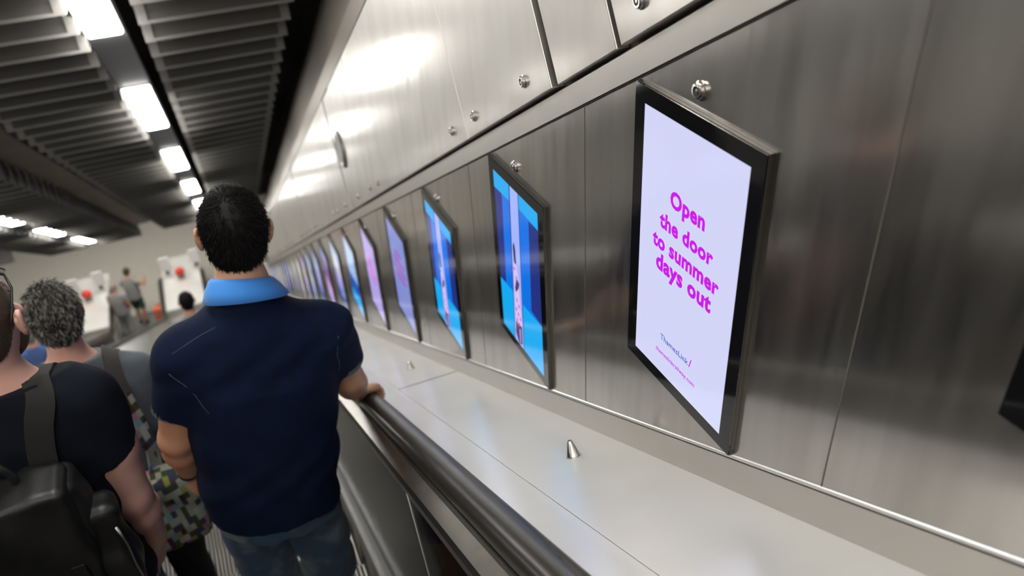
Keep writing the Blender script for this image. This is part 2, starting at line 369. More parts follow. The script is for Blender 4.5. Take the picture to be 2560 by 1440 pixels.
# ---------------------------------------------------------------- landing hall
YF = YB+.15
m = MB(); m.box(-7, W+.5, YF+1.9, 34, FLOOR-.1, FLOOR); m.box(-7, W+.5, YF, YF+1.9, FLOOR-.2, FLOOR-.02); m.build('floor', M['hallfloor'], **kS)
m = MB(); m.box(-9, 4, 34, 34.2, FLOOR-.1, FLOOR+9); m.build('wall_end', M['hall'], **kS)
m = MB(); m.box(-7.2, -7, -3, 34, FLOOR-1, 6); m.build('wall_left', M['hall'], **kS)
m = MB(); m.box(-7, W+.8, 17.3, 17.45, FLOOR+4.3, FLOOR+6.2); m.build('wall_hall_front', M['hall'], **kS)
m = MB(); strip(m, rect(-7, W, -2.35, -2.2), YS); m.build('floor_under', M['vault'], **kS)
m = MB(); m.box(W+.6, W+.8, YB+3, 34, FLOOR-.1, FLOOR+6); m.build('wall_hall_right', M['hall'], **kS)
for cx, lab in ((AX, 'grey landing plate at the foot of the near escalator'), (BX, 'dark grey landing plate under the walking person'), (CX, 'grey landing plate at the foot of the farthest escalator')):
    m = MB(); m.box(cx-.51, cx+.51, YF-.05, YF+1.9, FLOOR-.02, FLOOR+.005); o = m.build('landing_plate', M['comb'], label=lab, cat='plate')
    mm = MB(); mm.box(cx-.5, cx+.5, YF-.2, YF-.05, FLOOR-.015, FLOOR+.003); mm.build('comb', M['skirt'], o)
for x0, x1, lab in ((BX+.675, AX-.675, 'level steel deck carrying the brighter red button and two white signs'), (CX+.675, BX-.675, 'level steel deck carrying the far red button and two white signs')):
    m = MB(); m.box(x0, x1, YB+.42, YB+3.2, FLOOR, drop(99)-.652); m.build('landing_deck', M['ledge'], bevel=.01, label=lab, cat='deck')
def stop_button(x, y, label):
    e = empty('emergency_stop', (x, y, FLOOR+HN*0+.868), label=label, cat='button', group='red stop buttons on the decks')
    z = drop(y)-.652
    b = MB(); b.lathe((x, y, z), (0, 0, 1), [(0, .09), (.1, .08), (.13, .07)], 24); b.build('pedestal', M['guide'], e, smooth=True, auto=40)
    r = MB(); r.lathe((x, y, z+.13), (0, 0, 1), [(0, .11), (.05, .125), (.12, .11), (.16, .05)], 24); r.build('button_cap', M['red'], e, smooth=True, auto=50)
stop_button(-1.5, 20.7, 'bright red emergency stop button on the deck beside the near man head')
stop_button(-3.84, 20.7, 'red emergency stop button on the far deck beyond the grey-haired man')
def sign(x, y, label):
    z = drop(y)-.652; e = empty('deck_sign', (x, y, z), label=label, cat='sign', group='white signs on the decks')
    b = MB(); b.box(x-.04, x+.04, y-.03, y+.03, z, z+.12); b.build('post', M['black'], e)
    q = MB(); q.box(x-.13, x+.13, y-.03, y+.03, z+.10, z+.52); q.build('sign_board', M['white'], e, bevel=.012)
sign(-1.83, 21.05, 'white upright sign to the left of the brighter red button')
sign(-1.06, 21.15, 'white upright sign nearest the dark-haired head in the navy polo')
sign(-4.13, 21.05, 'leftmost white upright sign, above the grey-haired man')
sign(-3.52, 21.15, 'white upright sign to the right of the far red button')

# square lamps added out of view to brighten the landing hall
for i, (x, y) in enumerate(((-1.5, 18.3), (-4.0, 18.3), (-1.5, 23.5), (-4.0, 23.5))):
    zc = FLOOR+6.0; e = empty('hall_fill_lamp', (x, y, zc), label=f'added unseen square lamp under the landing hall ceiling, {ORD[i]} counted away from the escalators', cat='ceiling light', group='added landing hall fill lamps')
    h = MB(); h.box(x-.4, x+.4, y-.4, y+.4, zc-.06, zc-.002); h.build('housing', M['white'], e); d = MB(); d.box(x-.36, x+.36, y-.36, y+.36, zc-.07, zc-.058); d.build('diffuser', M['hall_fill_lamp'], e)
# ---------------------------------------------------------------- ceiling
m = MB(); sstrip(m, rect(-7, W+.5, 2.45, 2.6), [-3.6, 19.6]); m.build('ceiling', M['vault'], **kS)
m = MB(); m.box(-7, W+.8, 17.3, 34, FLOOR+6.0, FLOOR+6.2); m.build('ceiling_hall', M['hall'], **kS)
m = MB(); sstrip(m, rect(-1.78, -1.46, 1.86, 2.06), [-3, 18.6]); m.build('trim_4', M['beige'], **kS)
tr = 5
for cx in (AX, BX, CX):
    m = MB(); sstrip(m, rect(cx-.105, cx+.105, HL+.088, HL+.16), [-4, 18.9 if cx != BX else 19.2]); m.build(f'trim_{tr}', M['channel'], **kS); tr += 1
HLL = HL+.075; kl = HLL/HL
def lamp(cx, s1, label, grp):
    e = empty('ceiling_light', SP(cx, s1-.8, HLL), label=label, cat='ceiling light', group=grp)
    h = MB(); sstrip(h, rect(cx-.098, cx+.098, HLL+.002, HLL+.014), [s1-1.64, s1]); h.build('housing', M['white'], e)
    d = MB(); sstrip(d, [(cx-.08, HLL-.014), (cx+.08, HLL-.014), (cx+.09, HLL-.006), (cx+.09, HLL+.004), (cx-.09, HLL+.004), (cx-.09, HLL-.006)], [s1-1.62, s1-.02]); d.build('diffuser', M['lamp'], e, bevel=.003)
for i in range(-3, 6):
    lamp(AX, kl*4.78+2.93*i if i < 5 else 18.9, f'{["", "", ""][0] if i < 0 else ""}' + (f'{ORD[i]} lit ceiling panel counted down the row above the men' if i >= 0 else f'lit ceiling panel overhead behind the viewpoint, {ORD[-i-1]} one back'), 'lit panels above the near escalator')
vis = {1: 0}
for j, i in enumerate(range(-1, 6)):
    lamp(BX, 4.1+2.93*i, f'{ORD[6-j]} lit panel of the far left row counted from its lower end' if j < 6 else 'last lit panel at the lower end of the far left row', 'lit panels above the middle escalator')
for j, i in enumerate(range(-1, 6)):
    lamp(CX, 4.1+2.93*i, f'lit panel over the farthest escalator, {ORD[j]} along its row', 'lit panels above the farthest escalator')
def baffle_mesh(x0, x1, hgt=.30, ret=0):
    f = MB(); b = .05; t_ = .012
    f.box(x0, x0+b, -t_, t_, 0, hgt); f.box(x1-b, x1, -t_, t_, 0, hgt); f.box(x0+b, x1-b, -t_, t_, 0, .016); f.box(x0+b, x1-b, -t_, t_, hgt-.016, hgt)
    g = MB(); g.box(x0+b, x1-b, -.004, .004, .016, hgt-.016)
    f.box(x0, x1, t_, .285, 0, .012)  # unseen bottom plate, added to block lamp light
    if ret: f.box(x1-.012, x1, -.1, t_, 0, ret)
    return f, g
def baffles(x0, x1, s0, s1, label, grp, ret=0):
    f, g = baffle_mesh(x0, x1, ret=ret); a = f.build('ceiling_baffle', M['slat'], label=label, cat='ceiling baffle', group=grp); b = g.build('infill_panel', M['infill'], a)
    s_ = s0; first = True
    while s_ < s1:
        if first: a.location = SP(0, s_, HL); first = False
        else: dup(a, SP(0, s_, HL))
        s_ += .33
baffles(-.15, .67, .4, 18.9, 'grey framed ceiling baffle in the strip between the lights and the screen wall', 'baffles beside the wall')
baffles(-1.27, -.44, .4, 19.0, 'grey framed ceiling baffle on the other side of the lights from the wall', 'baffles left of the near lights')
baffles(-2.52, -1.75, 3.0, 19.2, 'grey framed ceiling baffle with an upturned end near the beige duct', 'baffles beside the beige duct', ret=.3)
baffles(-3.58, -2.82, 3.0, 19.2, 'grey framed ceiling baffle beyond the far left row of lights', 'baffles beyond the far lights')
for a, b in ((-4.85, -4.1), (-5.9, -5.15)):
    m = MB(); sstrip(m, rect(a, b, HL, HL+.3), [-3, 18.6]); m.build('ceiling_tray', M['channel'], **kS)  # unseen trays, made pale to reflect light onto the lower wall

# ================================================================ SCREENS
SX = .675; SW, SH = .335, .552; IU, IV = .029, .029
G = {k: glow('screen_'+k, *v) for k, v in dict(lav=(210, 212, 246), cyan=(10, 168, 240), blue=(0, 112, 228), navy=(30, 46, 128), gap=(160, 178, 250), magenta=(202, 20, 228), ink=(52, 82, 190),
     dusk=(128, 140, 206), dusktext=(158, 84, 178), lilac=(176, 160, 226), liltext=(206, 110, 206), paleblue=(150, 180, 226), mid=(8, 82, 178), purple=(120, 78, 150), pink=(200, 150, 205),
     pale=(196, 198, 206), grey=(160, 158, 170), cream=(214, 210, 200), dress=(216, 196, 238), flower=(196, 50, 196), skin=(96, 58, 104), hair=(26, 26, 60), hint=(0, 66, 150)).items()}
def place(k):                                   # far upper corner of screen k on the wall
    y0 = 1.111+PIT*k; return y0, -.4644-(PIT*k)*T
def screen(k, label, base, art):
    y0, z0 = place(k)
    e = empty('display_screen', (SX, y0-SW/2, z0-SH/2), label=label, cat='screen', group='advertising screens along the wall')
    Q = lambda u, v, d=0: (SX-d, y0-u, z0-v)
    def slab(u0, u1, v0, v1, d0, d1, mb=None):
        mb = mb or MB(); mb.loft([[Q(u0, v0, d), Q(u1, v0, d), Q(u1, v1, d), Q(u0, v1, d)] for d in (d0, d1)]); return mb
    slab(-.001, SW+.001, -.001, SH+.001, -.0115, -.003).build('housing', M['frame'], e, bevel=.001)
    gl = MB()
    for a in ((0, SW, 0, IV), (0, SW, SH-.024, SH), (0, IU, IV, SH-.024), (SW-IU, SW, IV, SH-.024)): slab(*a, -.003, 0, gl)
    gl.build('bezel', M['bezel'], e)
    u0, u1, v0, v1 = IU, SW-IU, IV, SH-.024
    slab(u0, u1, v0, v1, -.003, -.0008).build('display', G[base], e)
    def pane(pts, mname, nm='picture', lv=1):
        mb = MB(); mb.poly([Q(u, v, -.0008+.00025*lv) for u, v in pts]); return mb.build(nm, G[mname], e)
    art(pane, e, Q, (u0, u1, v0, v1))
    return e
def text(s, Q, u0, u1, v, mname, parent, off=0, nm='lettering', slope=0):
    cu = bpy.data.curves.new(nm, 'FONT'); cu.body = s; cu.size = 1; cu.offset = off; cu.resolution_u = 3; cu.space_character = 1.05
    o = bpy.data.objects.new(nm, cu); C.objects.link(o); dg = bpy.context.evaluated_depsgraph_get(); dg.update()
    me = bpy.data.meshes.new_from_object(o.evaluated_get(dg)); bpy.data.objects.remove(o)
    xs = [q.co.x for q in me.vertices]; x0, x1 = min(xs), max(xs); sc = (u1-u0)/(x1-x0)
    for q in me.vertices:
        x, y = (q.co.x-x0)*sc, q.co.y*sc; q.co = Q(u0+x, v-y, .0004)
    me.materials.clear(); me.materials.append(G[mname]); o = bpy.data.objects.new(nm, me); C.objects.link(o)
    o.parent = parent; o.matrix_parent_inverse = Matrix.Translation(-Vector(parent.location)); return o
def art_text(pane, e, Q, r):
    text('Open', Q, .119, .2165, .1745, 'magenta', e, .043)
    text('the door', Q, .0915, .2445, .2245, 'magenta', e, .043)
    text('to summer', Q, .073, .2655, .2685, 'magenta', e, .043)
    text('days out', Q, .087, .2505, .3095, 'magenta', e, .043)
    text('ThamesLink', Q, .1145, .2035, .4515, 'ink', e, .01)
    text('/', Q, .2055, .2135, .4515, 'magenta', e, .015)
    text('thameslinkrailway.com', Q, .1015, .2265, .4845, 'magenta', e, .02)
def art_door(pane, e, Q, r):
    u0, u1, v0, v1 = r
    pane([(u0, v0), (.133, v0), (.128, .077), (u0, .079)], 'cyan'); pane([(.192, v0), (u1, v0), (u1, .077), (.19, .071)], 'cyan')
    pane([(u0, .079), (.076, .078), (.080, .086), (.070, .362), (u0, .366)], 'navy'); pane([(.251, .077), (u1, .077), (u1, .360), (.240, .352), (.249, .084)], 'navy')
    pane([(u0, .366), (.124, .362), (.116, v1), (u0, v1)], 'cyan'); pane([(.184, .367), (u1, .361), (u1, v1), (.174, v1)], 'cyan')
    pane([(.139, v0), (.192, v0), (.174, v1), (.113, v1)], 'gap', lv=2)
    pane([(.133, v0), (.139, v0), (.1135, v1), (.110, v1)], 'navy', lv=3); pane([(.190, v0), (.194, v0), (.177, v1), (.1725, v1)], 'navy', lv=3)
    # the figure seen through the gap of the doors
    pane([(.137, .205), (.146, .19), (.152, .21), (.154, .25), (.146, .262), (.138, .25)], 'hair', 'figure', 3)
    pane([(.134, .262), (.150, .256), (.160, .29), (.164, .36), (.170, .45), (.146, .462), (.126, .45), (.130, .36)], 'dress', 'figure', 3)
    pane([(.150, .30), (.168, .31), (.160, .33), (.140, .352), (.136, .34)], 'skin', 'figure', 4)
    for a, b in ((.14, .275), (.15, .30), (.145, .375), (.157, .39), (.137, .41), (.15, .42), (.162, .43), (.14, .445), (.155, .452)):
        pane([(a-.006, b), (a, b-.008), (a+.006, b+.001), (a+.001, b+.007)], 'flower', 'figure', 5)
    pane([(.128, .455), (.168, .452), (.166, v1-.012), (.142, v1-.002), (.122, v1-.03)], 'skin', 'figure', 3)
    pane([(.150, .47), (.158, .468), (.156, .515), (.150, .52)], 'gap', 'figure', 4)
def art_stripes(tone):
    def f(pane, e, Q, r):
        for i, (a, b) in enumerate(((.12, .215), (.09, .245), (.07, .265), (.085, .25))):
            v = .155+.044*i; pane([(a, v), (b, v-.004), (b, v+.018), (a, v+.024)], tone, 'lettering')
    return f
def art_split(top, low, v):
    def f(pane, e, Q, r):
        u0, u1, v0, v1 = r; pane([(u0, v), (u1, v-.02), (u1, v1), (u0, v1)], low); pane([(u0, .44), (u1, .40), (u1, v1), (u0, v1)], top, lv=2)
    return f
def art_bands(cols):
    def f(pane, e, Q, r):
        u0, u1, v0, v1 = r; n = len(cols)
        for i, c_ in enumerate(cols): pane([(u0, v0+(v1-v0)*i/n), (u1, v0+(v1-v0)*i/n), (u1, v0+(v1-v0)*(i+1)/n), (u0, v0+(v1-v0)*(i+1)/n)], c_)
    return f
screen(-1, 'black screen corner cut off by the picture edge, nearest to the camera', 'lav', art_text)
screen(0, 'large pale lilac screen with magenta lettering about summer days out', 'lav', art_text)
screen(1, 'blue screen of opening doors, next after the lilac lettered screen', 'blue', art_door)
screen(2, 'blue screen of opening doors, smaller, third full screen from the camera', 'blue', art_door)
screen(3, 'screen toned slate blue for a reflection, purple lettering, fourth full screen from the camera', 'dusk', art_stripes('dusktext'))  # lilac page with a bluish reflection put into its colours
screen(4, 'lilac screen with pink lettering, fifth full screen from the camera', 'lilac', art_stripes('liltext'))
screen(5, 'screen pale blue above and deep blue below, sixth from the camera', 'paleblue', art_split('cyan', 'mid', .30))
screen(6, 'pale screen with a teal lower corner, seventh from the camera', 'paleblue', art_bands(['paleblue', 'pale', 'lilac', 'dusk', 'hint']))
screen(7, 'purple and pink screen, eighth from the camera', 'purple', art_bands(['dusk', 'purple', 'purple', 'pink', 'lilac']))
far = [['dusk', 'paleblue', 'lilac', 'dusk', 'hint'], ['paleblue', 'dusk', 'pale', 'paleblue', 'dusk'], ['lilac', 'grey', 'cream', 'lilac', 'grey'], ['cream', 'cream', 'cream', 'pale', 'pale'], ['cream', 'pale', 'cream', 'lilac', 'grey'], ['grey', 'pale', 'cream', 'grey', 'grey']]
for k in range(8, 24):
    cs = far[(k-8) % 6]; screen(k, f'blurred distant {"blue grey" if (k-8) % 6 < 2 else "pale"} screen, {ORD[k]} full screen from the camera', cs[0], art_bands(cs))

# ================================================================ PEOPLE
def smin(a, b, k):
    h = np.clip(.5+.5*(b-a)/k, 0, 1); return b+(a-b)*h-k*h*(1-h)
class Vol:                                       # a distance field on a grid, meshed as one closed surface
    def __init__(s, lo, hi, h):
        s.h = h; s.lo = np.array(lo, float); s.n = np.ceil((np.array(hi)-s.lo)/h).astype(int)+1
        s.f = np.full(s.n, .3, np.float32); s.ax = [s.lo[i]+h*np.arange(s.n[i]) for i in range(3)]
    def add(s, fn, lo, hi, k=.01, planes=()):
        lo = np.array(lo)-k-.03; hi = np.array(hi)+k+.03
        a = np.clip(np.floor((lo-s.lo)/s.h).astype(int), 0, s.n); b = np.clip(np.ceil((hi-s.lo)/s.h).astype(int)+1, 0, s.n)
        if (b <= a).any(): return
        X, Y, Z = (s.ax[i][a[i]:b[i]] for i in range(3)); X = X[:, None, None]; Y = Y[None, :, None]; Z = Z[None, None, :]
        d = fn(X, Y, Z)
        for p, n in planes: d = np.maximum(d, (X-p[0])*n[0]+(Y-p[1])*n[1]+(Z-p[2])*n[2])
        sl = tuple(slice(a[i], b[i]) for i in range(3)); s.f[sl] = smin(s.f[sl], d, k)
    def cap(s, a, b, r1, r2, k=.02, planes=()):
        a = np.array(a, float); b = np.array(b, float); d = b-a; L = d@d+1e-9
        def fn(X, Y, Z):
            t = np.clip(((X-a[0])*d[0]+(Y-a[1])*d[1]+(Z-a[2])*d[2])/L, 0, 1)
            return np.sqrt((X-a[0]-t*d[0])**2+(Y-a[1]-t*d[1])**2+(Z-a[2]-t*d[2])**2)-(r1+(r2-r1)*t)
        R = max(r1, r2); s.add(fn, np.minimum(a, b)-R, np.maximum(a, b)+R, k, planes)
    def chain(s, pts, rs, k=.02, planes=()):
        for i in range(len(pts)-1): s.cap(pts[i], pts[i+1], rs[i], rs[i+1], k, planes)
    def ell(s, c, r, k=.02, R=None, planes=()):
        R = np.eye(3) if R is None else np.array(R); r = np.array(r)
        def fn(X, Y, Z):
            q = [((X-c[0])*R[i][0]+(Y-c[1])*R[i][1]+(Z-c[2])*R[i][2]) for i in range(3)]
            g = np.sqrt(sum((q[i]/r[i])**2 for i in range(3))); g2 = np.sqrt(sum((q[i]/r[i]**2)**2 for i in range(3)))+1e-6
            return g*(g-1)/g2
        m = r.max(); s.add(fn, np.array(c)-m, np.array(c)+m, k, planes)
    def loft(s, rings, tilt=0, k=.02, zmin=None, xr=None, ex=2.3, planes=()):
        A = np.array(sorted(rings)); z0, z1 = A[0, 0], A[-1, 0]; x0 = xr or (A[:, 1].mean())
        def fn(X, Y, Z):
            zz = Z+tilt*(X-x0); q = np.clip(zz, z0, z1)
            cx, cy, a, b = (np.interp(q, A[:, 0], A[:, i]) for i in (1, 2, 3, 4))
            g = (np.abs((X-cx)/a)**ex+np.abs((Y-cy)/b)**ex)**(1/ex)
            d = (g-1)*np.minimum(a, b); d = np.maximum(d, np.maximum(zz-z1, (zmin if zmin is not None else z0)-zz)); return d
        w_ = A[:, 3].max()+abs(tilt)*.1; d_ = A[:, 4].max()
        s.add(fn, (A[:, 1].min()-w_, A[:, 2].min()-d_, z0-.1), (A[:, 1].max()+w_, A[:, 2].max()+d_, z1+.1), k, planes)
    def carve(s, p, n):
        X, Y, Z = s.ax[0][:, None, None], s.ax[1][None, :, None], s.ax[2][None, None, :]
        s.f = np.maximum(s.f, ((X-p[0])*n[0]+(Y-p[1])*n[1]+(Z-p[2])*n[2]).astype(np.float32))
    def warp(s, fn):
        X, Y, Z = s.ax[0][:, None, None], s.ax[1][None, :, None], s.ax[2][None, None, :]
        s.f = s.f+fn(X, Y, Z).astype(np.float32)
    def mesh(s, name, m, parent=None, **k):
        f = s.f; ins = f < 0; n = f.shape; c = np.zeros([q-1 for q in n], np.int8)
        for i in (0, 1):
            for j in (0, 1):
                for l in (0, 1): c += ins[i:n[0]-1+i, j:n[1]-1+j, l:n[2]-1+l]
        act = (c > 0) & (c < 8); I = np.argwhere(act); idx = np.full(c.shape, -1, np.int64); idx[act] = np.arange(len(I))
        pos = np.zeros((len(I), 3)); cnt = np.zeros(len(I)); cor = [(i, j, l) for i in (0, 1) for j in (0, 1) for l in (0, 1)]
        for a in cor:
            for ax in range(3):
                if a[ax]: continue
                b = list(a); b[ax] = 1
                fa = f[I[:, 0]+a[0], I[:, 1]+a[1], I[:, 2]+a[2]]; fb = f[I[:, 0]+b[0], I[:, 1]+b[1], I[:, 2]+b[2]]
                cr = (fa < 0) != (fb < 0); t = np.where(cr, fa/(fa-fb+1e-12), 0)
                p = np.tile(np.array(a, float), (len(I), 1)); p[:, ax] += t; pos += p*cr[:, None]; cnt += cr
        V = s.lo+s.h*(I+pos/cnt[:, None]); F = []
        for ax in range(3):
            u, v = (ax+1) % 3, (ax+2) % 3; sl0 = [slice(None)]*3; sl1 = [slice(None)]*3; sl0[ax] = slice(0, -1); sl1[ax] = slice(1, None)
            A = ins[tuple(sl0)]; B = ins[tuple(sl1)]; E = np.argwhere(A != B)
            E = E[(E[:, u] > 0) & (E[:, v] > 0) & (E[:, u] < n[u]-1) & (E[:, v] < n[v]-1)]
            if not len(E): continue
            fl = A[E[:, 0], E[:, 1], E[:, 2]]; q = []
            for du, dv in ((-1, -1), (0, -1), (0, 0), (-1, 0)):
                g = E.copy(); g[:, u] += du; g[:, v] += dv; q.append(idx[g[:, 0], g[:, 1], g[:, 2]])
            q = np.stack(q, 1); q[~fl] = q[~fl][:, ::-1]; F.append(q)
        F = np.concatenate(F); me = bpy.data.meshes.new(name); me.from_pydata(V.tolist(), [], F.tolist()); me.materials.append(m)
        me.polygons.foreach_set('use_smooth', [True]*len(me.polygons)); o = bpy.data.objects.new(name, me); C.objects.link(o)
        if parent: o.parent = parent; o.matrix_parent_inverse = Matrix.Translation(-Vector(parent.location))
        return tag(o, **k)
def nrm(v): v = np.array(v, float); return v/np.linalg.norm(v)
def hand(V, wr, f, n, right=True, curl=.35, spread=.06, size=1.0):
    wr = np.array(wr, float); f = nrm(f); n = np.array(n, float); n = nrm(n-f*(n@f)); s_ = np.cross(f, n)*(1 if right else -1)   # s_: thumb side
    R = [f, s_, n]
    V.ell(wr+f*.05*size, (.056*size, .041*size, .0165*size), .012, R); V.ell(wr+f*.075*size, (.03*size, .041*size, .014*size), .01, R)
    for off, ln, r in ((.030, .072, .0088), (.0105, .080, .009), (-.0095, .074, .0086), (-.028, .058, .0076)):
        p = wr+(f*(.088-.004*abs(off-.01)/.02)+s_*off)*size; d = nrm(f+s_*off*spread*20*.2); a = 0; rr_ = r*size
        V.cap(wr+(f*.045+s_*off*.7)*size, p, rr_*1.05, rr_, .006)
        for i, fr in enumerate((.45, .3, .25)):
            a += curl*(1.0 if i == 0 else 1.2); dd = d*math.cos(a)+n*math.sin(a); q = p+dd*ln*fr*size; V.cap(p, q, rr_, rr_*.9, .003); p = q; rr_ *= .9
    b = wr+(f*.022+s_*.026)*size; t1 = b+(f*.62+s_*.62+n*.35)*.042*size; t2 = t1+nrm(f*.85+s_*.2+n*(.35+curl*.4))*.032*size; t3 = t2+nrm(f*.9+n*(.3+curl*.5))*.024*size
    V.cap(wr+f*.02*size, b, .014*size, .014*size, .012); V.cap(b, t1, .0135*size, .0105*size, .008); V.cap(t1, t2, .0105*size, .0095*size, .004); V.cap(t2, t3, .0095*size, .008*size, .004)
def frame_of(yaw, roll=0, pitch=0):              # head axes: right, forward, up
    f = np.array([math.sin(yaw)*math.cos(pitch), math.cos(yaw)*math.cos(pitch), math.sin(pitch)]); u = np.array([math.sin(roll), 0, math.cos(roll)]); u = nrm(u-f*(u@f)); r = np.cross(f, u); return np.array([r, f, u])
def head(V, c, R, s=1.0):
    c = np.array(c, float); at = lambda x, y, z: c+s*(R[0]*x+R[1]*y+R[2]*z)
    V.ell(at(0, -.012, .018), (.0745*s, .093*s, .095*s), .01, R); V.ell(at(0, .035, -.05), (.056*s, .058*s, .068*s), .03, R)
    V.ell(at(0, .068, -.098), (.026*s, .022*s, .02*s), .02, R); V.ell(at(0, .07, .03), (.05*s, .022*s, .03*s), .02, R)
    V.cap(at(0, .088, .008), at(0, .108, -.03), .008*s, .0125*s, .01); V.ell(at(0, .083, -.064), (.024*s, .012*s, .009*s), .008, R)
    for sd in (-1, 1):
        V.ell(at(sd*.033, .080, .004), (.013*s, .011*s, .0095*s), .004, R); V.ell(at(sd*.045, .062, -.028), (.018*s, .02*s, .018*s), .012, R)
        ea = [nrm(R[0]*1.0+R[1]*-.45*sd*1), nrm(R[1]+R[0]*.45*sd), R[2]]
        p = at(sd*.0895, -.008, -.012)            # ear: a rim, a hollow and a lobe
        for i in range(9):
            a0, a1 = -1.0+i*.42, -1.0+(i+1)*.42
            q = lambda a: p+s*((R[1]*-.8+R[0]*sd*.45)*.017*(math.cos(a-.6))*1.0+R[2]*.031*math.sin(a-.6+.6)+R[0]*sd*.004)
            V.cap(q(a0), q(a1), .0055*s, .0055*s, .004)
        V.ell(p-R[0]*sd*.002*s, (.007*s, .015*s, .026*s), .006, [R[0], R[1], R[2]]); V.ell(p+s*(R[2]*-.029+R[1]*.006), (.006*s, .009*s, .011*s), .006, R)
def eyes(c, R, parent, s=1.0):
    c = np.array(c, float)
    for sd in (-1, 1):
        mb = MB(); p = Vector(c+s*(R[0]*sd*.033+R[1]*.0865+R[2]*.005)); mb.lathe(p-Vector(R[1])*.006, Vector(R[1]), [(0, .008), (.004, .0075), (.007, .005), (.0085, .002)], 14); mb.build('eye', M['eye'], parent, smooth=True)
        mb = MB(); mb.lathe(p+Vector(R[1])*.0015, Vector(R[1]), [(0, .004), (.0012, .003)], 12); mb.build('pupil', M['black'], parent)
def torso_rings(sh, hip, hs, dep, infl=0, belly=1.0, low=.14):
    z = sh[2]; H = sh[2]-hip[2]; L = lambda t: (sh[0]+(hip[0]-sh[0])*t, sh[1]+(hip[1]-sh[1])*t)
    rows = [(.195, .056, .058), (.165, .060, .062), (.145, .074, .066), (.115, .106, .076), (.075, .150, .088), (.03, .180, .098), (-.02, .196, .106), (-.06, .198, .110), (-.11, .196, .122), (-.22, .190, .128), (-.36, .186*belly, .130*belly), (-.50, .182*belly, .134*belly), (-.60, .182, .136), (-.60-low, .180, .138)]
    out = []
    for dz, a, b in rows:
        t = max(0, -dz/.6); x, y = L(min(t, 1.1)); out.append((z+dz*H/.6, x, y, a*hs/.198+infl, b*dep/.13+infl))
    return out
def hair_strands(cap_obj, parent, name, mats, count, ln, flow, curl=0, rad=.0007, keep=None, droop=.3):
    me = cap_obj.data; n = len(me.vertices); co = np.empty(n*3); no = np.empty(n*3); me.vertices.foreach_get('co', co); me.vertices.foreach_get('normal', no)
    co = co.reshape(-1, 3); no = no.reshape(-1, 3); ids = rng.integers(0, n, count*2); mb = MB(); done = 0; mi = []
    for i in ids:
        p = co[i]+rng.normal(0, .0015, 3); nn = no[i]
        if keep is not None and not keep(p): continue
        fl = np.array(flow(p)); fl = fl-nn*(fl@nn); fl = fl/(np.linalg.norm(fl)+1e-6); d = nrm(nn*(1-droop)+fl*(.6+droop)+rng.normal(0, .22, 3)); l = ln*rng.uniform(.6, 1.25); q = p-nn*.002; pts = [q]
        ph = rng.uniform(0, 6.28)
        for t in range(3):
            d = nrm(d+fl*.25-nn*.12+(curl*np.array([math.cos(ph+2.1*t), math.sin(ph+2.1*t), math.cos(ph*1.7+2*t)]) if curl else 0)); q = q+d*l/3; pts.append(q)
        mm = int(rng.random() < .4) if len(mats) > 1 else 0
        mb.tube(pts, [rad*1.2, rad*1.1, rad*.9, rad*.3], 3, mm); done += 1
        if done >= count: break
    return mb.build(name, mats, parent, smooth=True)
